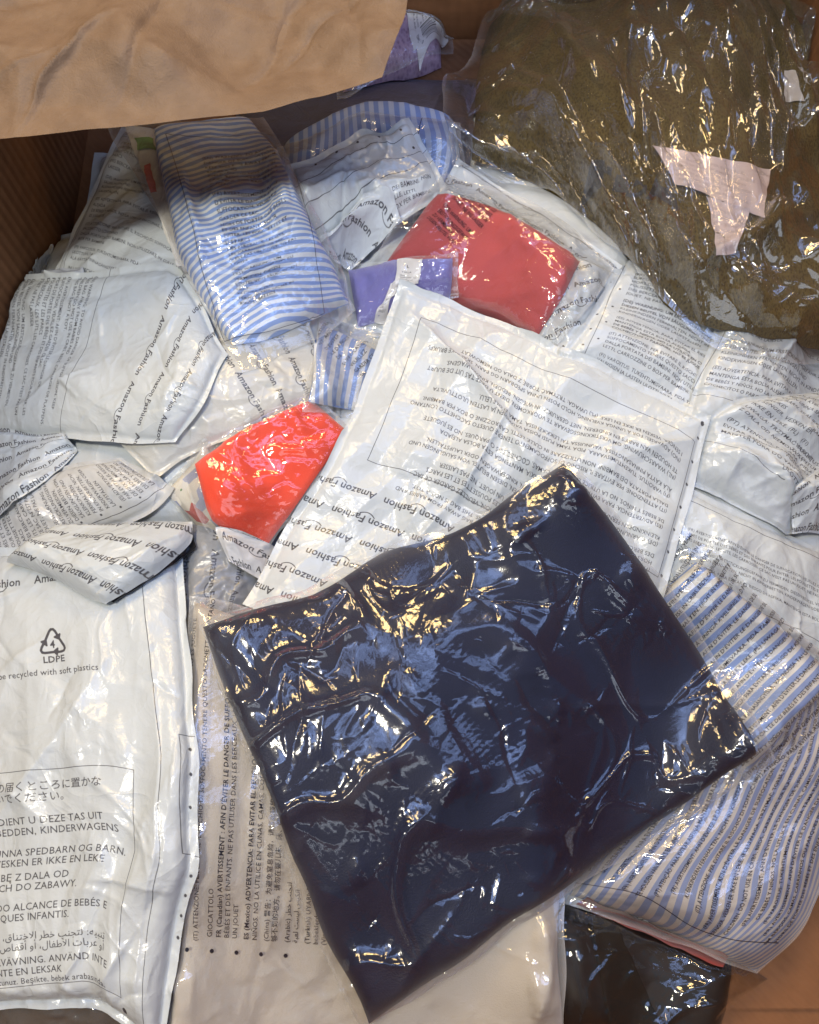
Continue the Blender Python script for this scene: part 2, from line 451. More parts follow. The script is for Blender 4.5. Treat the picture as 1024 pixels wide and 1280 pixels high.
def mailer_mat(col=(.515, .555, .585), im=None, rough=.24, ink=(.075, .075, .085)):
    m, N, L, P = mat("mailer_plastic")
    P.inputs['Roughness'].default_value = rough; P.inputs['IOR'].default_value = 1.5
    nz, bp = bump(N, L, 260, .25, .0006, None, 5, dist_noise=1.5)
    nz2, bp2 = bump(N, L, 45, .35, .003, None, 4, dist_noise=1.2); L.new(bp.outputs[0], bp2.inputs['Normal'])
    L.new(crinkle(N, L, 17, .0022, crinkle(N, L, 48, .0004, bp2.outputs[0])), P.inputs['Normal'])
    mx = N.new('ShaderNodeMix'); mx.data_type = 'RGBA'
    L.new(nz2.outputs[0], mx.inputs['Factor']); mx.inputs['A'].default_value = (*[c * .93 for c in col], 1); mx.inputs['B'].default_value = (*[min(1, c * 1.06) for c in col], 1)
    out = mx.outputs['Result']
    if im is not None:
        m2 = N.new('ShaderNodeMix'); m2.data_type = 'RGBA'; L.new(ink_mask(N, L, im), m2.inputs['Factor']); L.new(out, m2.inputs['A']); m2.inputs['B'].default_value = (*ink, 1); out = m2.outputs['Result']
    L.new(out, P.inputs['Base Color'])
    return m

def film_mat(im=None, haze=.035, rough=.07, refl=1.6, tint=(.96, .96, .95), hz=(.8, .8, .8), ck=1.0, seam=.22):
    m, N, L, P = mat("clear_film"); N.remove(P); out = [n for n in N if n.type == 'OUTPUT_MATERIAL'][0]
    tr = N.new('ShaderNodeBsdfTransparent'); tr.inputs[0].default_value = (*tint, 1)
    gl = N.new('ShaderNodeBsdfGlossy'); gl.inputs['Roughness'].default_value = rough; gl.inputs['Color'].default_value = (1, 1, 1, 1)
    df = N.new('ShaderNodeBsdfDiffuse'); df.inputs[0].default_value = (*hz, 1)
    nz, bp = bump(N, L, 300, .12, .0006, None, 4, dist_noise=1.0)
    nrm = crinkle(N, L, 22, .0014 * ck, crinkle(N, L, 65, .0002 * ck, bp.outputs[0]))
    L.new(nrm, gl.inputs['Normal'])
    fr = N.new('ShaderNodeFresnel'); fr.inputs['IOR'].default_value = 1.48; L.new(nrm, fr.inputs['Normal'])
    mu = N.new('ShaderNodeMath'); mu.operation = 'MULTIPLY'; mu.use_clamp = True; L.new(fr.outputs[0], mu.inputs[0]); mu.inputs[1].default_value = refl
    ea = N.new('ShaderNodeAttribute'); ea.attribute_name = 'edge'; em = N.new('ShaderNodeMath'); em.operation = 'MULTIPLY_ADD'; L.new(ea.outputs['Fac'], em.inputs[0]); em.inputs[1].default_value = seam; em.inputs[2].default_value = haze
    a = N.new('ShaderNodeMixShader'); L.new(em.outputs[0], a.inputs[0]); L.new(tr.outputs[0], a.inputs[1]); L.new(df.outputs[0], a.inputs[2])
    cur = a
    if im is not None:
        dk = N.new('ShaderNodeBsdfDiffuse'); dk.inputs[0].default_value = (.02, .02, .03, 1)
        b = N.new('ShaderNodeMixShader'); L.new(ink_mask(N, L, im), b.inputs[0]); L.new(cur.outputs[0], b.inputs[1]); L.new(dk.outputs[0], b.inputs[2]); cur = b
    mn = N.new('ShaderNodeMath'); mn.operation = 'MINIMUM'; L.new(mu.outputs[0], mn.inputs[0]); mn.inputs[1].default_value = .42
    c = N.new('ShaderNodeMixShader'); L.new(mn.outputs[0], c.inputs[0]); L.new(cur.outputs[0], c.inputs[1]); L.new(gl.outputs[0], c.inputs[2])
    L.new(c.outputs[0], out.inputs[0])
    return m

def cloth_mat(col, rough=.85, weave=900, bumpd=.0006, var=.15, sheen=.2):
    m, N, L, P = mat("fabric"); P.inputs['Roughness'].default_value = rough; P.inputs['Specular IOR Level'].default_value = .25
    P.inputs['Sheen Weight'].default_value = sheen
    nz, bp = bump(N, L, weave, .6, bumpd, P.inputs['Normal'], 3)
    n2 = N.new('ShaderNodeTexNoise'); n2.inputs['Scale'].default_value = 30; tc = N.new('ShaderNodeTexCoord'); L.new(tc.outputs['Object'], n2.inputs['Vector'])
    mx = N.new('ShaderNodeMix'); mx.data_type = 'RGBA'; L.new(n2.outputs[0], mx.inputs['Factor'])
    mx.inputs['A'].default_value = (*[c * (1 - var) for c in col], 1); mx.inputs['B'].default_value = (*[min(1, c * (1 + var)) for c in col], 1)
    L.new(mx.outputs['Result'], P.inputs['Base Color'])
    return m

def knit_mat(c1, c2, scale=420):
    m, N, L, P = mat("knit"); P.inputs['Roughness'].default_value = .9; P.inputs['Specular IOR Level'].default_value = .15
    tc = N.new('ShaderNodeTexCoord'); mp = N.new('ShaderNodeMapping'); mp.inputs['Scale'].default_value = (1, .55, .5); L.new(tc.outputs['Object'], mp.inputs[0])
    vo = N.new('ShaderNodeTexVoronoi'); vo.inputs['Scale'].default_value = scale; L.new(mp.outputs[0], vo.inputs['Vector'])
    rp = N.new('ShaderNodeValToRGB'); rp.color_ramp.elements[0].color = (*c2, 1); rp.color_ramp.elements[1].color = (*c1, 1); rp.color_ramp.elements[1].position = .6
    L.new(vo.outputs['Distance'], rp.inputs[0]); L.new(rp.outputs[0], P.inputs['Base Color'])
    bp = N.new('ShaderNodeBump'); bp.inputs['Strength'].default_value = .8; bp.inputs['Distance'].default_value = .001; L.new(vo.outputs['Distance'], bp.inputs['Height']); L.new(bp.outputs[0], P.inputs['Normal'])
    return m

def stripe_mat(freq, axis=1, blue=(.16, .26, .58), white=(.74, .75, .76), duty=.5, wav=.0):
    """yarn-dyed stripes; freq = stripes per metre of cloth (UV in metres)"""
    m, N, L, P = mat("striped_fabric"); P.inputs['Roughness'].default_value = .8; P.inputs['Specular IOR Level'].default_value = .2
    uv = N.new('ShaderNodeUVMap'); uv.uv_map = "UVMap"; sp = N.new('ShaderNodeSeparateXYZ'); L.new(uv.outputs[0], sp.inputs[0])
    nz = N.new('ShaderNodeTexNoise'); nz.inputs['Scale'].default_value = 14; nz.inputs['Detail'].default_value = 1; L.new(uv.outputs[0], nz.inputs['Vector'])
    ad = N.new('ShaderNodeMath'); ad.operation = 'MULTIPLY_ADD'; L.new(nz.outputs[0], ad.inputs[0]); ad.inputs[1].default_value = wav; L.new(sp.outputs[axis], ad.inputs[2])
    mu = N.new('ShaderNodeMath'); mu.operation = 'MULTIPLY'; L.new(ad.outputs[0], mu.inputs[0]); mu.inputs[1].default_value = freq
    fr = N.new('ShaderNodeMath'); fr.operation = 'PINGPONG'; L.new(mu.outputs[0], fr.inputs[0]); fr.inputs[1].default_value = .5
    rp = N.new('ShaderNodeValToRGB'); rp.color_ramp.elements[0].position = duty * .5 - .03; rp.color_ramp.elements[1].position = duty * .5 + .03
    rp.color_ramp.elements[0].color = (*blue, 1); rp.color_ramp.elements[1].color = (*white, 1)
    L.new(fr.outputs[0], rp.inputs[0]); L.new(rp.outputs[0], P.inputs['Base Color'])
    bump(N, L, 1200, .5, .0004, P.inputs['Normal'], 2)
    return m

def card_mat():
    m, N, L, P = mat("corrugated_cardboard"); P.inputs['Roughness'].default_value = .75; P.inputs['Specular IOR Level'].default_value = .3
    tc = N.new('ShaderNodeTexCoord'); mp = N.new('ShaderNodeMapping'); mp.inputs['Scale'].default_value = (6, 6, 14); L.new(tc.outputs['Object'], mp.inputs[0])
    nz = N.new('ShaderNodeTexNoise'); nz.inputs['Scale'].default_value = 6; nz.inputs['Detail'].default_value = 8; L.new(mp.outputs[0], nz.inputs['Vector'])
    rp = N.new('ShaderNodeValToRGB'); rp.color_ramp.elements[0].color = (.175, .078, .034, 1); rp.color_ramp.elements[1].color = (.23, .105, .047, 1)
    rp.color_ramp.elements[0].position = .3; rp.color_ramp.elements[1].position = .7
    L.new(nz.outputs[0], rp.inputs[0]); L.new(rp.outputs[0], P.inputs['Base Color'])
    wv = N.new('ShaderNodeTexWave'); wv.inputs['Scale'].default_value = 55; wv.inputs['Distortion'].default_value = .6; wv.bands_direction = 'DIAGONAL'
    m2 = N.new('ShaderNodeMapping'); m2.inputs['Scale'].default_value = (1, 1, .02); L.new(tc.outputs['Object'], m2.inputs[0]); L.new(m2.outputs[0], wv.inputs['Vector'])
    nz2, bp = bump(N, L, 120, .3, .0008, None, 6)
    b2 = N.new('ShaderNodeBump'); b2.inputs['Strength'].default_value = .55; b2.inputs['Distance'].default_value = .001; L.new(wv.outputs['Fac'], b2.inputs['Height']); L.new(bp.outputs[0], b2.inputs['Normal']); L.new(b2.outputs[0], P.inputs['Normal'])
    return m

def plain_mat(name, col, rough=.5):
    m, N, L, P = mat(name); P.inputs['Roughness'].default_value = rough
    nz = N.new('ShaderNodeTexNoise'); nz.inputs['Scale'].default_value = 80; tc = N.new('ShaderNodeTexCoord'); L.new(tc.outputs['Object'], nz.inputs['Vector'])
    mx = N.new('ShaderNodeMix'); mx.data_type = 'RGBA'; L.new(nz.outputs[0], mx.inputs['Factor'])
    mx.inputs['A'].default_value = (*[c * .88 for c in col], 1); mx.inputs['B'].default_value = (*[min(1, c * 1.1) for c in col], 1); L.new(mx.outputs['Result'], P.inputs['Base Color'])
    return m

def paper_mat(im, col=(.78, .76, .76)):
    m, N, L, P = mat("printed_label"); P.inputs['Roughness'].default_value = .5
    mx = N.new('ShaderNodeMix'); mx.data_type = 'RGBA'; L.new(ink_mask(N, L, im), mx.inputs['Factor']); mx.inputs['A'].default_value = (*col, 1); mx.inputs['B'].default_value = (.03, .03, .04, 1)
    L.new(mx.outputs['Result'], P.inputs['Base Color'])
    return m

# ------------------------------------------------------------------ builders of bags
SEED = [100]
def nseed(): SEED[0] += 17; return SEED[0]

def print_uv(s, rot, off, CW, CH):
    """bag metres -> print sheet 0..1, the sheet turned by rot degrees about the bag's middle"""
    a = R(rot); x = s.U - s.W / 2; y = s.V - s.H / 2
    X = x * math.cos(a) - y * math.sin(a) + CW / 2 + off[0]; Y = x * math.sin(a) + y * math.cos(a) + CH / 2 + off[1]
    return np.stack([X / CW, Y / CH], -1)

def mailer(label, S, t=.016, hem=.007, col=(.515, .555, .585), draw=None, rot=0, off=(0, 0), cr=22, crs=1.0, soft=.35, softs=.07, seed=None,
           cell=.0014, group="printed mailer bags heaped in the box", name="mailer_bag", cat="mailer bag", world=False, rough=.24, bridge=80, zg=.12, ang=None, canvas=None, big=(), sr=.016, tip=None, fac=.8, facl=.05):
    seed = seed or nseed()
    s = lay(S, cell, zg, bridge, world)
    T, f = puff(s, t * .5, hem, sr)
    g = .35 + .65 * f
    wr = creases(s.U, s.V, seed, int(cr * 1.5), L=(.02, .09), wd=(.001 * crs, .004 * crs), a=(.0006 * crs, .0026 * crs), ang=ang)
    wr += creases(s.U, s.V, seed + 1, cr * 4, L=(.008, .035), wd=(.0007, .0022), a=(.0003, .0010))
    wr += soft * .7 * film_wr(s.U, s.V, seed + 2, softs) + fac * facet(s.U, s.V, seed + 40, facl)
    for (bu, bv, bth, bl, bw, ba) in big:      # deliberate large folds: centre u,v, angle, half length, width, height
        dx, dy = s.U - bu * s.W, s.V - bv * s.H; th = R(bth)
        a = dx * math.cos(th) + dy * math.sin(th); b = -dx * math.sin(th) + dy * math.cos(th)
        k = np.clip(1 - (a / bl)**2, 0, 1); wr = wr + ba * k * np.where(b > 0, np.exp(-b / bw), np.exp(b / (bw * .35)))
    Z = np.maximum(s.z + T + wr * g, s.z + .0004 + .001 * f)
    if tip is not None:
        for (tu, tv, th_, tr_) in tip:
            Z = Z + th_ * np.exp(-((s.U - tu * s.W)**2 + (s.V - tv * s.H)**2) / tr_**2)
    # hems are never quite straight
    nb = Noise(seed + 7); e = np.exp(-s.d / .012)
    X = s.X + .0022 * e * nb(s.U * 45, s.V * 45); Y = s.Y + .0022 * e * nb(s.U * 45 + 9, s.V * 45 + 4)
    CW, CH = canvas or (s.W, s.H)
    im = None
    if draw:
        c = Canvas(CW, CH); draw(c); im = c.image("print")
    uv = print_uv(s, rot, off, CW, CH)
    o = mesh_grid(name, X, Y, Z, mailer_mat(col, im, rough), None, bottom=s.z, uv=uv)
    hf_put(X, Y, Z)
    tag(o, label, cat, group)
    return o, s, Z

def polybag(label, SG, SF, gm, t=.018, draw=None, rot=0, off=(0, 0), haze=.035, wrs=.03, wra=1.0, group="clothes packed in clear bags", name="bagged_garment", cat="bagged garment",
            garment="folded_garment", gcell=.002, fcell=.0013, zg=.12, fold=.0, gcr=14, cr=30, crang=None, stripe=False, gsoft=.5, rough=.07, refl=1.6, canvas=None, seed=None, sr=.008, extra=None, crs=1.0, film_hz=(.8, .8, .8), tint=(.96, .96, .95), ck=1.0, stiff=60, fac=.4, facl=.035, fwarp=0, w2=.3, gridge=0, crL=(.015, .07), seamw=.0035, seam=.22):
    seed = seed or nseed()
    s = lay(SG, gcell, zg, stiff)
    c0 = (float(s.X.mean()), float(s.Y.mean()), float(s.z.min()))
    root = thing(name, label, cat, c0, group)
    T, f = puff(s, t, .0, sr)
    wr = creases(s.U, s.V, seed, gcr, L=(.03, .12), wd=(.003, .008), a=(.0008, .0022), ang=crang) + gsoft * .006 * (Noise(seed + 3)(s.U / .07, s.V / .07) + .4 * Noise(seed + 4)(s.U / .03, s.V / .03)) + gridge * film_wr(s.U, s.V, seed + 5, .08)
    Z = np.maximum(s.z + T + wr * f, s.z + .0006)
    nb = Noise(seed + 7); e = np.exp(-s.d / .012)
    X = s.X + .002 * e * nb(s.U * 40, s.V * 40); Y = s.Y + .002 * e * nb(s.U * 40 + 9, s.V * 40 + 4)
    uvm = np.stack([s.U, s.V], -1)
    if stripe:
        uvm = uvm + stripe * .006 * np.stack([Noise(seed + 20)(s.U * 24, s.V * 20), Noise(seed + 21)(s.U * 24, s.V * 20)], -1)
    g = mesh_grid(garment, X, Y, Z, gm, root, bottom=s.z, uv=uvm)
    hf_put(X, Y, Z)
    if extra: extra(root)
    q = lay(SF, fcell, zg, 6, lift=.0008)
    im = None
    CW, CH = canvas or (q.W, q.H)
    if draw:
        c = Canvas(CW, CH); draw(c); im = c.image("print")
    fw = film_wr(q.U, q.V, seed + 30, wrs) * wra + creases(q.U, q.V, seed + 31, cr, L=crL, wd=(.0008 * crs, .003 * crs), a=(.0004 * crs, .0018 * crs), ang=crang)
    fw += creases(q.U, q.V, seed + 32, cr * 3, L=(.006, .030), wd=(.0006, .0015), a=(.0003, .0011)) + fac * facet(q.U, q.V, seed + 70, facl)
    fw += wra * w2 * film_wr(q.U, q.V, seed + 60, wrs * .42)
    k = 1 - np.exp(-q.d / .006)
    fw = fw - np.percentile(fw, 12)
    FZ = np.maximum(q.z + fw * (.3 + .7 * k), q.z + .0003)
    nb = Noise(seed + 47); e = np.exp(-q.d / .014)
    FX = q.X + .003 * e * nb(q.U * 50, q.V * 50); FY = q.Y + .003 * e * nb(q.U * 50 + 9, q.V * 50 + 4)
    fm = mesh_grid("clear_bag", FX, FY, FZ, film_mat(im, haze, rough, refl, tint, film_hz, ck, seam), root, uv=print_uv(q, rot, off, CW, CH) + (fwarp * np.stack([Noise(seed + 20)(q.U * 24, q.V * 20), Noise(seed + 21)(q.U * 24, q.V * 20)], -1) / [CW, CH] if fwarp else 0))
    at = fm.data.attributes.new('edge', 'FLOAT', 'POINT'); at.data.foreach_set('value', np.exp(-q.d / seamw).astype(np.float32).ravel())
    hf_put(FX, FY, FZ - .0003)
    return root, q, FZ

def patch(name, S, m, parent=None, t=.0006, cell=.0015, wr=.2, seed=None, zg=.15, canvas=None, put=True, bridge=4):
    """a thin flat piece (label, tag, paper) lying on the stack"""
    seed = seed or nseed()
    s = lay(S, cell, zg, bridge)
    e = np.exp(-s.d / .004); nb = Noise(seed + 7); s.X = s.X + .0012 * e * nb(s.U * 160, s.V * 160); s.Y = s.Y + .0012 * e * nb(s.U * 160 + 9, s.V * 160)
    Z = s.z + t + np.clip(wr * (film_wr(s.U, s.V, seed, .05) - film_wr(s.U, s.V, seed, .05).min()), 0, None)
    o = mesh_grid(name, s.X, s.Y, Z, m, parent, bottom=s.z, bot_step=3)
    if put: hf_put(s.X, s.Y, Z)
    return o


# ------------------------------------------------------------------ the cardboard box
CARD = card_mat()
def slab(name, x0, y0, z0, x1, y1, z1, m, parent, bev=.0012):
    import bmesh
    bm = bmesh.new(); bmesh.ops.create_cube(bm, size=1)
    for v in bm.verts: v.co = ((x0 + x1) / 2 + v.co.x * (x1 - x0), (y0 + y1) / 2 + v.co.y * (y1 - y0), (z0 + z1) / 2 + v.co.z * (z1 - z0))
    bmesh.ops.bevel(bm, geom=bm.edges[:], offset=bev, segments=2, affect='EDGES')
    me = bpy.data.meshes.new(name); bm.to_mesh(me); bm.free(); me.materials.append(m)
    o = bpy.data.objects.new(name, me); COL.objects.link(o); adopt(o, parent); return o
box = thing("cardboard_box", "large brown corrugated cardboard box that holds the whole heap of bags", "box", (0, .06, -.02))
TH, RIM = .006, .40
def side_wall(sx):
    ys = np.linspace(BY0 - TH, BY1 + TH, 60); zs = np.linspace(-.012, RIM, 24)
    x0 = (BX0 if sx < 0 else BX1) + sx * bulge(ys); nb = Noise(5)
    Yg, Zg = np.meshgrid(ys, zs, indexing='ij'); Xi = x0[:, None] + 0 * Zg + np.minimum(0, -sx * .0) ; Xo = Xi + sx * TH
    co = np.r_[np.stack([Xi, Yg, Zg], -1).reshape(-1, 3), np.stack([Xo, Yg, Zg], -1).reshape(-1, 3)]
    n, m = Yg.shape; k = np.arange(n * m).reshape(n, m); K = k + n * m; f = []
    def g(a): return np.stack([a[:-1, :-1], a[1:, :-1], a[1:, 1:], a[:-1, 1:]], -1).reshape(-1, 4)
    F = [g(k), g(K)[:, ::-1]]
    for e in (0, -1):
        F.append(np.stack([k[:-1, e], K[:-1, e], K[1:, e], k[1:, e]], -1)); F.append(np.stack([k[e, :-1], k[e, 1:], K[e, 1:], K[e, :-1]], -1))
    me = bpy.data.meshes.new("wall"); me.from_pydata(co.tolist(), [], np.concatenate(F).tolist()); me.materials.append(CARD)
    import bmesh
    bm = bmesh.new(); bm.from_mesh(me); bmesh.ops.recalc_face_normals(bm, faces=bm.faces[:]); bm.to_mesh(me); bm.free()
    o = bpy.data.objects.new("wall", me); COL.objects.link(o); adopt(o, box)
side_wall(-1); side_wall(1)
slab("wall", BX0 + .0003, BY1, -.012, BX1 - .0003, BY1 + TH, RIM, CARD, box)
slab("wall", BX0 - .0847, BY0 - TH, -.012, BX1 + .0847, BY0, RIM, CARD, box)
slab("base_panel", BX0 - .084, BY0 + .0003, -.012, BX1 + .084, BY1 - .0003, -.006, CARD, box)
ym = unproj(985, 1262, 0)[1]
slab("base_flap", BX0 - .083, BY0 + .001, -.0058, BX1 + .083, ym + .012, 0.0, CARD, box)
slab("base_flap", BX0 - .083, ym, .0002, BX1 + .083, BY1 - .001, .0032, CARD, box)

# ------------------------------------------------------------------ bags underneath, mostly hidden
PLAIN = lambda **k: k
def wq(x0, y0, x1, y1, a=0):
    cx, cy = (x0 + x1) / 2, (y0 + y1) / 2; a = R(a); q = []
    for x, y in ((x0, y0), (x1, y0), (x1, y1), (x0, y1)):
        q.append((cx + (x - cx) * math.cos(a) - (y - cy) * math.sin(a), cy + (x - cx) * math.sin(a) + (y - cy) * math.cos(a)))
    return quad(*q)
GH = "plain bags buried at the bottom of the heap"
for i, (r_, t_) in enumerate([((-.39, -.38, .0, -.05, 3), .10), ((-.02, -.34, .17, -.02, -4), .055), ((-.39, -.04, -.0, .27, -2), .10), ((-.02, -.05, .39, .26, 4), .085), ((-.33, .24, .02, .48, 2), .095),
                              ((.06, .22, .34, .56, -3), .09), ((-.26, -.26, .10, .1, 12), .05), ((-.2, .05, .2, .35, -8), .05), ((-.05, .22, .32, .50, 6), .05), ((-.35, .02, -.06, .36, 4), .06), ((-.38, -.36, -.12, .02, 2), .04), ((.08, -.04, .33, .24, -6), .04)]):
    mailer("grey white mailer bag buried under the heap at the bottom of the box", wq(*r_), t_, .008, world=True, cr=8, cell=.004, group=GH, name="buried_mailer_bag", soft=.5, sr=.03)
# ------------------------------------------------------------------ print layouts
def warn_panel(c, x0, y0, x1, y1, size=.0040, lead=1.25, start=0, bd=0, frame=True, m=.006, bold=False):
    if frame: c.rect(x0, y0, x1, y1, .0005)
    block(c, x0 + m, y0 + m, x1 - x0 - 2 * m, y1 - y0 - 2 * m, size, lead, start, bold, bd_every=bd)

def dots(c, pts, r=.0011):
    for x, y in pts: c.dot(x, y, r)

# ------------------------------------------------------------------ back of the box
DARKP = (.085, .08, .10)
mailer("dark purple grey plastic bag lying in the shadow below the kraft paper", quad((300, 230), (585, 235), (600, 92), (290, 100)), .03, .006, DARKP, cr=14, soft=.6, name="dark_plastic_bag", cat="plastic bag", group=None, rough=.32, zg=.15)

def lab_lilac(root):
    c = Canvas(.05, .035, 6000)
    c.text("AMZ FSH 1124", .012, .029, .003); x = .006
    rr = random.Random(4)
    def bars():
        nonlocal x
        while x < .032:
            w_ = rr.choice([.0005, .0009, .0013]); c.seg(x, .010, x, .024, w_); x += w_ + rr.choice([.0006, .001])
    bars(); c.text("0 701163 829485", .006, .005, .0032); block(c, .034, .004, .014, .022, .0022, 1.2, 3)
    patch("label", quad((524, 82), (508, 22), (551, 10), (561, 48)), paper_mat(c.image("label")), root, .001, .001, .05, zg=.2)
polybag("lilac knitted garment with a white barcode label, in a clear bag at the top edge", quad((430, 106), (553, 72), (552, -70), (400, -70)), quad((420, 116), (566, 64), (562, -75), (395, -75)),
        knit_mat((.50, .36, .50), (.26, .16, .28), 300), .03, gsoft=1.0, extra=lab_lilac, zg=.18, cr=14)

def d_ul(c):
    warn_panel(c, .012, .006, c.W - .004, c.H - .01, .0046, 1.35, 3, 0, True)
mailer("grey white mailer covered in slanting warning text beside the dark left box wall", quad((58, 345), (255, 430), (345, 250), (152, 150)), .03, .006, draw=d_ul, rot=-3, cr=16, soft=.4, tip=[(.95, .5, .0, .02)])
mailer("blue white mailer corner peeking out at the left box wall above the large beige mailer", quad((-60, 420), (120, 400), (100, 330), (-40, 335)), .02, .004, (.46, .50, .58), cr=10)

def d_print(c): block(c, .004, .004, c.W - .008, c.H - .008, .0042, 1.3, 5)
def d_left(c): block(c, .006, .01, c.W * .5, c.H - .02, .0042, 1.3, 12); c.seg(.0, .018, c.W, .018, .0005)
polybag("light blue checked shirt in printed clear film behind the crumpled white mailer", sides([(345, 300)], [(560, 268), (578, 210)], [(568, 152), (460, 133)], [(352, 185)]), sides([(340, 305)], [(568, 272), (584, 210)], [(574, 148), (460, 129)], [(346, 182)]),
        stripe_mat(120, 0, (.24, .32, .56), (.50, .55, .66), .5, .004), .035, d_left, rot=-80, wra=.6, stripe=1, group=None)

def d_dots1(c):
    W, H = c.W, c.H
    c.path([(0, H * .70), (W * .3, H * .78), (W, H * .80)], .0006); c.path([(0, H * .50), (W * .4, H * .56), (W, H * .60)], .0006); c.path([(0, H * .36), (W * .5, H * .40), (W, H * .46)], .0006)
    dots(c, [(W * (.2 + .17 * k), H * .88) for k in range(5)] + [(W * .9, H * .66)], .0014)
    block(c, W * .35, .003, W * .6, H * .27, .0046, 1.3, 14)
mailer("crumpled mailer with a pointed top corner and dotted edge behind the dusty red garment",
       sides([(384, 312), (440, 296), (505, 268)], [(566, 238), (548, 198)], [(512, 150), (482, 170), (452, 156), (405, 190)], [(358, 205)]), .028, .006, draw=d_dots1, cr=34, crs=1.7, soft=.8, softs=.05, tip=[(.9, 1, .012, .02)], col=(.525, .565, .59))
def d_am(pitch=.014, size=.0072, ph=0): return lambda c: c.brand_rows(0, .002, c.W, c.H, pitch, size, ph)
mailer("small folded mailer end with bold lettering below the crumpled beige mailer", sides([(405, 322)], [(437, 336), (470, 312)], [(501, 290), (488, 262)], [(384, 296)]), .016, .003, draw=d_am(.012, .0050, .2), rot=-8, cr=10, crs=.8, cell=.001)

# ------------------------------------------------------------------ middle back
mailer("long white mailer running down behind the red garment and under the olive one", quad((540, 265), (735, 410), (780, 326), (572, 196)), .018, .004, draw=lambda c: c.brand_rows(0, c.H * .62, c.W, c.H, .02, .0066, .4), rot=0, cr=14)
mailer("white mailer with steep bold lettering right of the dusty red garment", sides([(640, 440)], [(720, 470)], [(795, 345)], [(700, 300)]), .024, .004, draw=d_am(.016, .0072, .3), rot=-45, cr=16, crs=1.3, soft=.7)
polybag("dusty red folded garment in a glossy clear bag, in the middle of the heap",
        sides([(478, 330)], [(668, 422), (700, 375)], [(727, 322), (640, 265)], [(548, 238)]), sides([(440, 346)], [(688, 440), (735, 390)], [(776, 330), (690, 258)], [(556, 208)]),
        cloth_mat((.47, .065, .072), sheen=.3), .026, lambda c: block(c, c.W * .12, c.H * .28, c.W * .26, c.H * .38, .0042, 1.15, 5), rot=25, haze=.035, gsoft=.7, cr=60, wra=.9, fac=.8, sr=.014, gcr=24)
def lab_v(root):
    c = Canvas(.02, .03, 6000); c.text("L", .008, .022, .004, True); c.text("TALLA", .004, .016, .0028); block(c, .003, .003, .014, .011, .002, 1.2, 0)
    patch("label", quad((494, 352), (524, 360), (528, 320), (498, 321)), paper_mat(c.image("label")), root, .0008, .001, .05)
    patch("printed_strip", quad((468, 402), (484, 404), (500, 350), (488, 352)), paper_mat(c.image("label")), root, .0008, .001, .05)
polybag("small lavender blue folded garment with a white size label, beside the red garment", quad((446, 404), (560, 380), (567, 318), (434, 334)), quad((440, 415), (570, 384), (572, 312), (426, 330)),
        cloth_mat((.20, .19, .52)), .018, extra=lab_v, cr=26, gsoft=.8, crs=1.2)

# ------------------------------------------------------------------ right side
def d_r12(c):
    W, H = c.W, c.H
    c.seg(.009, 0, .009, H, .0005); dots(c, [(.0045 + .012 * 0, H * k) for k in (.2, .35, .5, .65, .8)], .001)
    dots(c, [(.014, H * k) for k in (.12, .28, .44, .6, .76)], .001)
    block(c, .02, .004, W - .02, H - .012, .0042, 1.2, 3, bd_every=4)
mailer("white mailer with steep small print and a dotted left edge below the olive garment", sides([(703, 440)], [(880, 570)], [(985, 440), (880, 350)], [(788, 316)]), .022, .005, draw=d_r12, rot=-8, cr=16, soft=.4)
mailer("white mailer with slanting warning text at the right edge below the clear olive bag", sides([(858, 520)], [(1085, 600)], [(1090, 420)], [(905, 380)]), .026, .005, draw=lambda c: warn_panel(c, .006, .02, c.W - .004, c.H - .006, .0050, 1.35, 3, 0), rot=8, cr=26, crs=1.5)

def d_r14(c):
    W, H = c.W, c.H
    c.seg(0, H - .012, W, H - .012, .0005); c.seg(0, H * .30, W, H * .34, .0005)
    block(c, .018, H * .42, W - .01, H * .30, .0034, 1.25, 3)
mailer("beige mailer with fine print and black rules above the diagonally striped shirt", sides([(800, 770)], [(1085, 900)], [(1090, 705), (950, 650)], [(850, 600)]), .022, .005, draw=d_r14, cr=14, rot=0, soft=.3, col=(.525, .565, .59))

def d_r13(c):
    W, H = c.W, c.H
    block(c, .008, H * .30, W * .55, H * .66, .0046, 1.5, 20); block(c, W * .5, H * .22, W * .3, H * .7, .0046, 1.35, 14); c.seg(0, H * .24, W * .55, H * .20, .0005)
mailer("badly crumpled white mailer with wavy lines of print at the right edge", sides([(858, 600), (905, 622)], [(985, 668), (1030, 660)], [(1090, 540)], [(1060, 480), (960, 492), (885, 508)]), .034, .004, draw=d_r13, rot=-6, cr=44, crs=2.2, soft=1.3, softs=.05,
       big=[(.55, .25, 20, .05, .012, .006), (.8, .35, 70, .04, .01, .008), (.35, .3, 5, .05, .01, .005)], bridge=8)
mailer("small curled mailer end standing up at the right edge of the heap", sides([(990, 665)], [(1060, 668)], [(1075, 590), (1030, 575)], [(998, 605)]), .022, .002, draw=d_am(.013, .007, .1), cr=10, crs=1.2, cell=.001, soft=1.2, softs=.03)

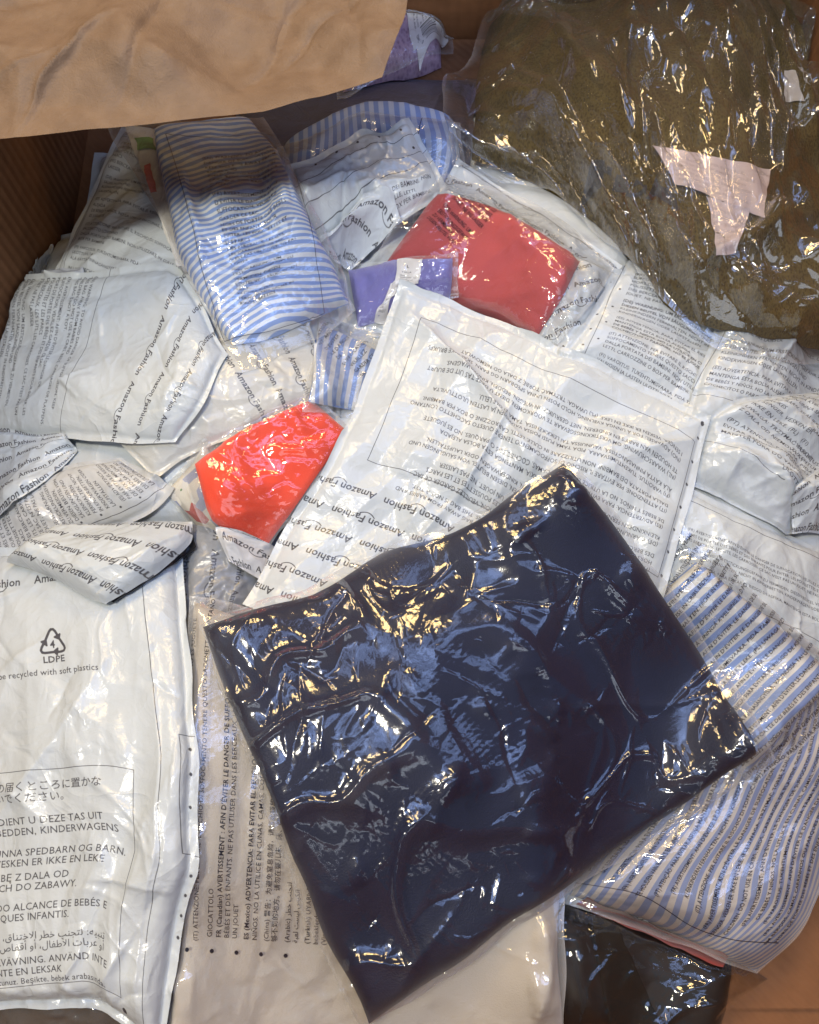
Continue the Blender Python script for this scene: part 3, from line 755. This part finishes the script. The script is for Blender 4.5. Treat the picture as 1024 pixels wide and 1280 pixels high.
# striped shirts on the right
def red_strip(root):
    pass
def tag_b(root):
    c = Canvas(.024, .010, 6000)
    for k in range(4): c.seg(.004, .002 + k * .0018, .018, .002 + k * .0018, .0006)
    patch("size_tag", quad((792, 1158), (838, 1146), (832, 1128), (785, 1134)), paper_mat(c.image("tag")), root, .001, .001, .1, zg=.06)
    patch("trouser_stripe", quad((770, 1325), (850, 1325), (770, 1150), (735, 1140)), plain_mat("matte_black_band", (.004, .004, .005), .9), root, .001, .002, .1, zg=.06)
polybag("black garment in a clear bag in the bottom right corner of the box",
        sides([(640, 1330)], [(880, 1330), (905, 1260)], [(918, 1200)], [(640, 1110)]), sides([(630, 1340)], [(890, 1335), (905, 1270)], [(965, 1224), (900, 1190)], [(630, 1105)]),
        plain_mat("black_fabric", (.013, .012, .014), .55), .03, cr=24, crs=2.0, wra=1.4, wrs=.05, fac=1.0, extra=tag_b, haze=.02, gsoft=.8, rough=.06, zg=.06, tint=(.93, .92, .88), film_hz=(.15, .14, .12))
def d_lr(c):
    W, H = c.W, c.H
    k = 0
    for x in np.arange(.02, W, .0078):
        t = WARN[(k * 5) % len(WARN)] or WARN[3]; k += 1
        c.text((t + "  " + t)[:110], x, .028 + .01 * math.sin(k), .0040, False, 90)
    c.seg(0, .020, W, .020, .0006)
def red_hem(root):
    m = cloth_mat((.22, .03, .025)); patch("red_hem", quad((722, 1132), (905, 1210), (915, 1196), (735, 1122)), m, root, .001, .002, .1, zg=.06, put=False)
polybag("shirt with wavy blue stripes under printed film, lower right corner of the heap",
        sides([(715, 1118), (840, 1165)], [(950, 1216), (1010, 1150), (1050, 1040)], [(1100, 850)], [(860, 880)]), sides([(708, 1130), (840, 1178)], [(956, 1222), (1018, 1150), (1058, 1040)], [(1105, 845)], [(855, 875)]),
        stripe_mat(165, 0, (.22, .27, .47), (.56, .51, .48), .5, .0), .06, d_lr, rot=0, wra=.5, wrs=.04, stripe=3.2, fwarp=.014, gsoft=1.6, gridge=.5, zg=.06, haze=.05, sr=.02, cr=26, extra=red_hem, group="blue and white striped shirts in clear bags")
def d_rs(c):
    k = 0
    for x in np.arange(.004, c.W, .0088):
        t = WARN[(k * 7) % len(WARN)] or WARN[3]; k += 1
        c.text(t[:60], x, .004, .0042, False, 90)
polybag("shirt with straight diagonal blue stripes under clear film, right of the dark blue bag",
        sides([(760, 800)], [(938, 962)], [(1045, 845)], [(872, 700)]), sides([(750, 790)], [(945, 985)], [(1085, 858)], [(852, 650)]),
        stripe_mat(115, 0, (.22, .33, .66), (.72, .71, .68), .5, .0), .026, d_rs, rot=0, wra=.6, wrs=.03, stripe=.4, haze=.08, cr=36, refl=1.9, group="blue and white striped shirts in clear bags")

# ------------------------------------------------------------------ olive garment, top right
def lab_o(root):
    c = Canvas(.09, .05, 3600); block(c, .006, .004, .078, .042, .0042, 1.5, 12); c.a *= .35; wt = paper_mat(c.image("insert"), (.56, .46, .47))
    patch("paper_insert", quad((846, 226), (958, 268), (966, 206), (819, 178)), wt, root, .002, .0012, .35, zg=.2)
    patch("paper_insert", quad((900, 312), (924, 306), (940, 258), (886, 240)), wt, root, .001, .0012, .3, zg=.2)
    patch("care_label", quad((986, 118), (1009, 120), (998, 84), (984, 80)), plain_mat("white_tag", (.6, .56, .54), .6), root, .001, .0012, .1, zg=.2)
    bk = plain_mat("black_print", (.02, .018, .02), .6)
    for q in [((735, 226), (752, 232), (756, 204), (741, 198)), ((764, 238), (786, 246), (784, 222), (768, 220)), ((790, 236), (808, 243), (812, 226), (796, 224)), ((780, 252), (800, 258), (802, 248), (784, 244)), ((812, 232), (850, 258), (846, 240), (820, 222)), ((746, 214), (762, 222), (764, 212), (750, 206))]:
        patch("leopard_print_spot", quad(*q), bk, root, .0008, .001, .05, zg=.2)
OL = knit_mat((.105, .076, .024), (.032, .022, .007), 560)
polybag("large olive brown knitted garment in a very crinkled clear bag, top right",
        sides([(590, 190), (700, 235), (790, 320), (850, 400)], [(1085, 440)], [(1085, 100), (1000, 30), (945, -60)], [(640, -60), (600, 70)]),
        sides([(568, 205), (680, 228), (780, 318), (850, 400), (900, 440)], [(1095, 452)], [(1095, 90), (1010, 40), (950, -66)], [(632, -66), (592, 62), (548, 92)]),
        OL, .035, rot=0, cr=150, crs=3.0, wra=2.4, wrs=.055, ck=.8, fac=3.0, facl=.05, crL=(.02, .13), haze=.022, gsoft=2.0, gridge=2.4, gcr=34, zg=.17, extra=lab_o, refl=2.2, rough=.09, fcell=.0012, sr=.03)

# ------------------------------------------------------------------ left side
def d_l25(c):
    W, H = c.W, c.H
    block(c, .004, .004, W * .42, H * .36, .0042, 1.2, 8)
    c.brand_rows(.0, H * .62, W, H, .022, .0074, .15)
    c.recycle(W * .42, H * .50, .006, -60)
LIN1 = patch("black_lining", quad((270, 560), (418, 497), (408, 470), (262, 530)), plain_mat("black_plastic", (.015, .015, .018), .35), None, .001, .0015, .1)
M25, _, _ = mailer("grey beige mailer with a recycling mark, its open end above the bright red garment",
       sides([(75, 480)], [(190, 594), (285, 545)], [(413, 490)], [(385, 395), (270, 420)]), .02, .004, draw=d_l25, rot=-4, cr=16, col=(.50, .50, .47))
LIN1.parent = M25; LIN1.matrix_parent_inverse = Matrix.Translation(-M25.location)
def d_l24(c):
    W, H = c.W, c.H     # sheet: x runs down the photo, rows of print side by side
    block(c, .004, .004, W - .012, H * .46, .0042, 1.18, 0)
    c.path([(0, H * .50), (W, H * .50)], .0005)
    for i, yy in enumerate((.72, .81, .90)):
        x = -.02 - .02 * i; t = "Amazon Fashion"; g = c.width(t, .0078, True)
        while x < W: c.text(t, x, H * yy, .0078, True); c.smile(x + g * .53, H * yy, .0095, 0); x += g + .0055
mailer("largest beige mailer on the left, small print on its left, lettering rows on its right",
       sides([(-85, 350)], [(-85, 545), (75, 546)], [(217, 552), (256, 495)], [(284, 440), (240, 362), (216, 326), (80, 338)]), .022, .006, draw=d_l24, rot=0, off=(0, -.004), cr=26, soft=.3, col=(.515, .555, .575), cell=.0013)
def rlab(root):
    pass
def print_cloth(cols):
    m, N, L, P = mat("printed_cotton"); P.inputs['Roughness'].default_value = .8
    tc = N.new('ShaderNodeTexCoord'); vo = N.new('ShaderNodeTexVoronoi'); vo.inputs['Scale'].default_value = 95; L.new(tc.outputs['Object'], vo.inputs['Vector'])
    rp = N.new('ShaderNodeValToRGB'); rp.color_ramp.interpolation = 'CONSTANT'; sp = N.new('ShaderNodeSeparateColor'); L.new(vo.outputs['Color'], sp.inputs[0]); L.new(sp.outputs[0], rp.inputs[0])
    for i, (p, c) in enumerate(cols):
        e = rp.color_ramp.elements[i] if i < 2 else rp.color_ramp.elements.new(p)
        e.position = p; e.color = (*c, 1)
    L.new(rp.outputs[0], P.inputs['Base Color']); return m
polybag("white garment with small red and green prints left of the bright red one", quad((205, 612), (290, 700), (330, 640), (255, 560)), quad((196, 612), (292, 712), (345, 640), (255, 545)),
        print_cloth([(0, (.70, .66, .60)), (.45, (.5, .05, .04)), (.55, (.74, .70, .62)), (.72, (.10, .25, .08)), (.78, (.7, .67, .62)), (.88, (.3, .33, .5))]), .012, cr=26, haze=.07)
polybag("bright red smooth garment in clear film, in the gap left of the central white mailer",
        sides([(240, 575), (262, 652)], [(328, 686)], [(436, 536)], [(388, 498), (310, 525)]), sides([(228, 578), (250, 660)], [(326, 702)], [(452, 540)], [(388, 488), (300, 520)]),
        cloth_mat((.85, .065, .015), rough=.7, var=.08), .010, cr=46, crs=1.3, haze=.03, gsoft=2.0, gcr=30, gridge=.3, crang=.5, wra=.7)
mailer("dark grey crumpled mailer end with vertical lettering below the bright red garment", sides([(222, 800)], [(312, 770), (330, 730)], [(335, 700), (285, 668)], [(228, 652)]), .016, .003, (.24, .25, .27), draw=lambda c: c.brand_rows(0, 0, c.W, c.H, .02, .0078, .3, 270), cr=20, crs=1.5, soft=1.0)
mailer("narrow white mailer lip with a torn black lined end below the bright red garment", sides([(283, 700)], [(322, 722)], [(348, 686)], [(300, 662), (262, 655)]), .010, .002, (.52, .52, .53), draw=d_am(.012, .006, .4), rot=-10, cr=8, cell=.001)

polybag("small striped garment between the big striped shirt and the central mailer", quad((385, 500), (452, 512), (480, 440), (398, 400)), quad((378, 508), (462, 520), (500, 420), (400, 390)),
        stripe_mat(140, 0, (.24, .35, .66), (.68, .69, .70), .5, .0), .014, lambda c: block(c, c.W * .5, 0, c.W * .45, c.H, .0042, 1.5, 3), rot=-60, stripe=1, haze=.08, cr=30, crs=1.5, group="blue and white striped shirts in clear bags")

def d_21(c):
    W, H = c.W, c.H    # sheet: x up the photo
    block(c, .016, .004, W - .02, H - .02, .0044, 1.15, 3)
    c.path([(.010, 0), (.010, H)], .0005); dots(c, [(.0135, H * (.12 + .09 * k)) for k in range(8)], .0009)
mailer("narrow blue grey mailer with dense upright print and a dotted lower edge, left side", sides([(216, 610)], [(150, 570), (70, 582)], [(-60, 640)], [(-60, 752), (0, 722), (90, 684), (190, 645)]), .022, .005, (.49, .50, .505), draw=d_21, rot=0, cr=18, cell=.0012)
mailer("small pale mailer with slanting lettering at the left edge below the largest beige one", sides([(-60, 694), (0, 640), (55, 598)], [(94, 560)], [(80, 540)], [(-60, 532)]), .016, .003, draw=d_am(.015, .0074, .2), rot=-2, cr=12, cell=.0012)

# ------------------------------------------------------------------ bottom
polybag("dark brown garment in clear film in the bottom left corner", quad((-60, 1345), (240, 1345), (235, 1205), (-60, 1205)), quad((-60, 1350), (250, 1350), (245, 1200), (-60, 1200)),
        cloth_mat((.07, .05, .035)), .02, cr=30, crs=1.5, zg=.07, haze=.06)
def d_18(c):
    W, H = c.W, c.H
    L_ = ["GIOCATTOLO", "FR (Canadian) AVERTISSEMENT : AFIN D'ÉVITER LE DANGER DE SUFFOCATION", "BÉBÉS ET DES ENFANTS. NE PAS UTILISER DANS LES BERCEAUX, LES LITS", "UN JOUET", "",
          "ES (Mexico) ADVERTENCIA: PARA EVITAR EL PELIGRO DE ASFIXIA MANTENER", "NIÑOS. NO LA UTILICE EN CUNAS, CAMAS, COCHECITOS O PARQUES", "",
          "(China) 警告：为避免窒息危险，请将此袋放在婴儿和儿童", "够不到的地方。请勿在婴儿床、床、婴儿车或围栏中使用", "", "(Arabic) ﺮﻄﺧ ﺐﻨﺠﺘﻟ", "ﺔﺒﻌﻟ ﺖﺴﻴﻟ ﺲﻴﻜﻟﺍ", "", "(Turkish) UYARI: Boğulma tehlikesini önlemek için", "bebeklerden uzak tutun", "(Vietnamese)"]
    y = H * .895
    for i in range(4): c.text(WARN[i + 10], W * .29, y + .0055 * (4 - i) + .004, .0042, False)
    for t in L_:
        if t: c.text(t, W * .30 , y, .0046, ("AVERT" in t or "ADVERT" in t))
        y -= .0056 if t else .0026
    dots(c, [(W * .27, H * (.955 - .062 * k)) for k in range(5)], .0014)
polybag("frosted peach bag with small black print, under the dark blue bag at the bottom",
        sides([(700, 1345)], [(705, 880)], [(240, 752)], [(212, 1345)]), sides([(708, 1352)], [(712, 872), (500, 800)], [(233, 742)], [(203, 1352)]),
        cloth_mat((.56, .50, .43), rough=.6, var=.03, sheen=.0), .03, d_18, rot=0, cr=40, crs=1.4, wra=.7, wrs=.06, haze=.10, gsoft=.6, zg=.08, refl=2.0)
def d_20(c):
    W, H = c.W, c.H; x0 = -.02
    c.path([(W * .87, H), (W * .87, H * .0)], .0006)
    c.rect(-.05, H * .06, W * .76, H * .515, .0005)
    S_ = .0072
    rows = [(.475, "子供の手の届くところに置かな", 1), (.452, "用しないでください。", 1), (.405, "VERMIJDEN, DIENT U DEZE TAS UIT", 0), (.382, "WIEGEN, BEDDEN, KINDERWAGENS", 0), (.338, "HOLDES UNNA SPEDBARN OG BARN.", 0), (.316, "SE VESKEN ER IKKE EN LEKE", 0),
            (.286, "TRZYMAĆ TORBĘ Z DALA OD", 0), (.264, "KOJCACH DO ZABAWY.", 0), (.222, "FORA DO ALCANCE DE BEBÉS E", 0), (.200, "PARQUES INFANTIS.", 0)]
    ends = {0: .65, 1: .53, 2: .65, 3: .70, 4: .73, 5: .66, 6: .53, 7: .57, 8: .69, 9: .55}
    for k, (yy, t, b) in enumerate(rows):
        sz = S_ * (1.05 if b else 1); c.text(t, W * ends[k] - c.width(t, sz), H * yy, sz, False)
    ar1 = "".join(["ﺔﻟﺎﻘﺑﺇ ﺐﺠﻳ ،", "ﻕﺎﻨﺘﺧﻻﺍ ﺮﻄﺧ ", "ﺐﻨﺠﺘﻟ :ﻪﻴﺒﻨﺗ"]); ar2 = "ﺐﻌﻠﻟﺍ ﺹﺎﻔﻗﺃ ﻭﺃ ،ﻝﺎﻔﻃﻷﺍ ﺕﺎﺑﺮﻋ ﻭﺃ"
    c.text(ar1, W * .69 - c.width(ar1, S_), H * .160, S_); c.text(ar2, W * .69 - c.width(ar2, S_), H * .138, S_)
    for yy, t, e in ((.108, "RISK FÖR KVÄVNING. ANVÄND INTE", .71), (.086, "ÄR INTE EN LEKSAK", .52)): c.text(t, W * e - c.width(t, S_), H * yy, S_)
    t = "uzak tutunuz. Beşikte, bebek arabasında,"; c.text(t, W * .70 - c.width(t, .0062), H * .066, .0062)
    c.recycle(W * .51, H * .775, .0105); c.text("4", W * .51 - .0022, H * .775 - .0025, .0075, True); c.text("LDPE", W * .51 - .0078, H * .737, .0065, True, sx=1.1)
    t = "To be recycled with soft plastics"; c.text(t, W * .68 - c.width(t, .0062), H * .712, .0062)
    c.text("m", W * .24, H * .62, .009, True)
    t = "Amazon Fashion"
    for yy, x in ((.905, .14), (.835, .02)):
        c.text(t, W * x - .005, H * yy, .0082, True); c.smile(W * x + .035, H * yy, .011, 0); c.text(t, W * x + .062, H * yy, .0082, True) if yy > .86 else 0
    c.text("Fashion", W * .66, H * .93, .0085, True); c.smile(W * .66 + .008, H * .93, .011, 0)
    c.rect(W * .945, H * .38, W + .01, H * .60, .0005); dots(c, [(W * .972, H * k) for k in (.575, .53, .47, .34, .30, .26, .22)], .0011); dots(c, [(W * .77, H * .035)], .0021)
mailer("big pale mailer in the lower left with large print and an LDPE recycling mark",
       sides([(-85, 1268), (60, 1262), (130, 1258)], [(206, 1330), (214, 1240), (221, 1180), (238, 1115), (248, 1085), (243, 1030), (252, 955), (243, 900), (236, 790)], [(226, 660)], [(-85, 690)]), .045, .007, draw=d_20, rot=-2, cr=26, crs=1.4, soft=.6, softs=.09, cell=.0011,
       big=[(.45, .55, 52, .10, .02, .006), (.86, .5, 90, .18, .008, .003), (.85, .30, 10, .05, .01, .004), (.75, .12, 60, .05, .01, .004)], col=(.525, .565, .59))
LIN2 = patch("black_lining", quad((128, 744), (141, 753), (246, 684), (238, 668)), plain_mat("black_plastic", (.015, .015, .018), .35), None, .004, .0012, .1)
M23, _, _ = mailer("rolled mailer with rows of lettering and a dark open end on the lower left bag",
       sides([(241, 650)], [(72, 655)], [(6, 700)], [(134, 750), (160, 735), (200, 712), (241, 676)]), .042, .001, draw=lambda c: c.brand_rows(0, .004, c.W, c.H, .0165, .0078, .1), rot=0, cr=12, cell=.0011, sr=.008, col=(.525, .565, .59))

LIN2.parent = M23; LIN2.matrix_parent_inverse = Matrix.Translation(-M23.location)
# ------------------------------------------------------------------ big striped shirt, upper left
def d_29(c):
    W, H = c.W, c.H
    c.rect(W * .16, H * .10, W * .93, H * .93, .0005)
    block(c, W * .34, H * .22, W * .50, H * .64, .0046, 1.4, 0)
def stuff29(root):
    m = plain_mat("green_print", (.16, .34, .07), .7); patch("green_print", quad((170, 180), (190, 176), (186, 162), (166, 166)), m, root, .0006, .001, 0)
    m = plain_mat("red_print", (.55, .05, .04), .7); patch("red_print", quad((186, 236), (194, 234), (184, 196), (176, 200)), m, root, .0006, .001, 0)
WHITE = cloth_mat((.66, .63, .58), var=.05)
tmp = patch("inner_garment", sides([(225, 340)], [(262, 340)], [(215, 158)], [(156, 160), (185, 230)]), WHITE, None, .012, .002, .3)
tmp29 = tmp
SH = stripe_mat(140, 1, (.22, .35, .70), (.76, .78, .80), .52, .0)
r29, q29, z29 = polybag("large folded blue and white striped shirt in printed film, upper left of the heap",
        sides([(290, 428), (350, 415)], [(437, 376), (395, 280), (346, 185)], [(309, 143), (240, 146)], [(189, 154), (202, 230), (225, 320), (262, 392)]),
        sides([(301, 462), (350, 440), (400, 418)], [(443, 382), (410, 285), (356, 185)], [(328, 138), (240, 148)], [(131, 153), (185, 240), (236, 350)]),
        SH, .017, d_29, rot=10, wra=.9, wrs=.035, stripe=2.4, haze=.10, cr=60, gcr=40, gridge=.25, crs=1.1, refl=2.0, gsoft=.9, extra=stuff29, sr=.007, group="blue and white striped shirts in clear bags")
tmp29.location = tmp29.location; 
_w = tmp29.location.copy(); tmp29.parent = r29; tmp29.matrix_parent_inverse = Matrix.Translation(-Vector(r29.location))

# ------------------------------------------------------------------ central white mailer
def d_30(c):
    W, H = c.W, c.H
    c.rect(W * .03, H * .09, W * .90, H * .50, .0005)
    lines = [("CARROZZINE O BOX PER BAMBINI. QUESTO", .96), ]
    block(c, W * .06, H * .12, W * .82, H * .44, .0046, 1.22, 0)
    c.brand_rows(0, H * .585, W, H, .0200, .0086, .35)
    dots(c, [(.006, H * (.07 + .07 * k)) for k in range(8)], .0012); dots(c, [(W * .02, .008)], .0018)
mailer("central white mailer with upside down warning text, half under the dark blue bag",
       sides([(889, 520), (800, 478), (700, 432), (610, 392)], [(500, 350), (470, 440), (425, 545)], [(300, 752)], [(760, 930), (835, 725), (868, 610)]), .014, .006, draw=d_30, rot=0, cr=26, crs=1.5, fac=1.1, soft=.35, cell=.0011,
       big=[(.72, .20, -28, .085, .014, .013), (.60, .36, -100, .05, .012, .009), (.10, .14, 40, .04, .008, .006), (.66, .60, 75, .05, .012, .004)], col=(.525, .565, .59))

# ------------------------------------------------------------------ dark blue bag on top
NAVY = cloth_mat((.011, .013, .038), rough=.5, var=.25, sheen=.0)
polybag("dark blue folded garment in a shiny clear bag lying on top of the heap",
        sides([(252, 782), (300, 900), (350, 1035), (405, 1170)], [(462, 1284)], [(948, 940), (860, 790), (765, 650)], [(704, 578), (560, 668), (480, 688), (385, 745), (320, 756)]),
        sides([(244, 776), (290, 905), (340, 1040), (395, 1175)], [(452, 1290), (700, 1128)], [(974, 946), (880, 790), (740, 592)], [(708, 570), (560, 658), (480, 680), (380, 738), (320, 748)]),
        NAVY, .018, seed=3131, cr=70, crs=1.5, wra=1.6, wrs=.042, haze=.004, gsoft=.8, gcr=6, fcell=.0008, rough=.13, refl=1.75, ck=.08, fac=.5, facl=.06, w2=.08, seamw=.0045, seam=.35, group=None, film_hz=(.5, .5, .52), zg=.16, sr=.006)

# ------------------------------------------------------------------ kraft paper above the upper left corner
def kraft():
    S = sides([(-330, 215), (-160, 190), (0, 172), (160, 158), (330, 140)], [(478, 97), (505, 35)], [(560, -260)], [(-330, -260)])
    n = 260; P = coons(S, n, 170); u, v = np.meshgrid(np.linspace(0, 1, n), np.linspace(0, 1, 170), indexing='ij')
    Z = .268 + .11 * np.clip(v - .55, 0, 1) + .22 * np.clip(.22 - u, 0, 1)
    X, Y = unproj(P[..., 0], P[..., 1], Z)
    U, V = X - X.min(), Y - Y.min()
    h = creases(U, V, 77, 34, L=(.04, .14), wd=(.002, .011), a=(.003, .010)) + 1.0 * film_wr(U, V, 12, .20) * .45
    h += 1.5 * facet(U, V, 5, .11) + .25 * facet(U, V, 9, .035)
    h += creases(U, V, 78, 40, L=(.01, .04), wd=(.001, .004), a=(.0003, .0012))
    h = h - h[:, :60].mean(); k = np.clip(v / .15, 0, 1) * .85 + .15
    Z = Z + h * k
    m, N, L, P_ = mat("kraft_paper"); P_.inputs['Roughness'].default_value = .62; P_.inputs['Specular IOR Level'].default_value = .35
    tc = N.new('ShaderNodeTexCoord'); nz = N.new('ShaderNodeTexNoise'); nz.inputs['Scale'].default_value = 60; nz.inputs['Detail'].default_value = 8; L.new(tc.outputs['Object'], nz.inputs['Vector'])
    rp = N.new('ShaderNodeValToRGB'); rp.color_ramp.elements[0].color = (.165, .103, .062, 1); rp.color_ramp.elements[1].color = (.20, .128, .078, 1); rp.color_ramp.elements[0].position = .35; rp.color_ramp.elements[1].position = .65
    L.new(nz.outputs[0], rp.inputs[0]); L.new(rp.outputs[0], P_.inputs['Base Color']); _, b1 = bump(N, L, 700, .6, .0006, None, 5); _, b2 = bump(N, L, 90, .5, .002, P_.inputs['Normal'], 7, dist_noise=.8); L.new(b1.outputs[0], b2.inputs['Normal'])
    o = mesh_grid("kraft_paper_sheet", X, Y, Z, m, None, bottom=Z - .0012)
    tag(o, "creased brown kraft paper sheet hanging over the upper left corner of the box", "kraft paper")
kraft()
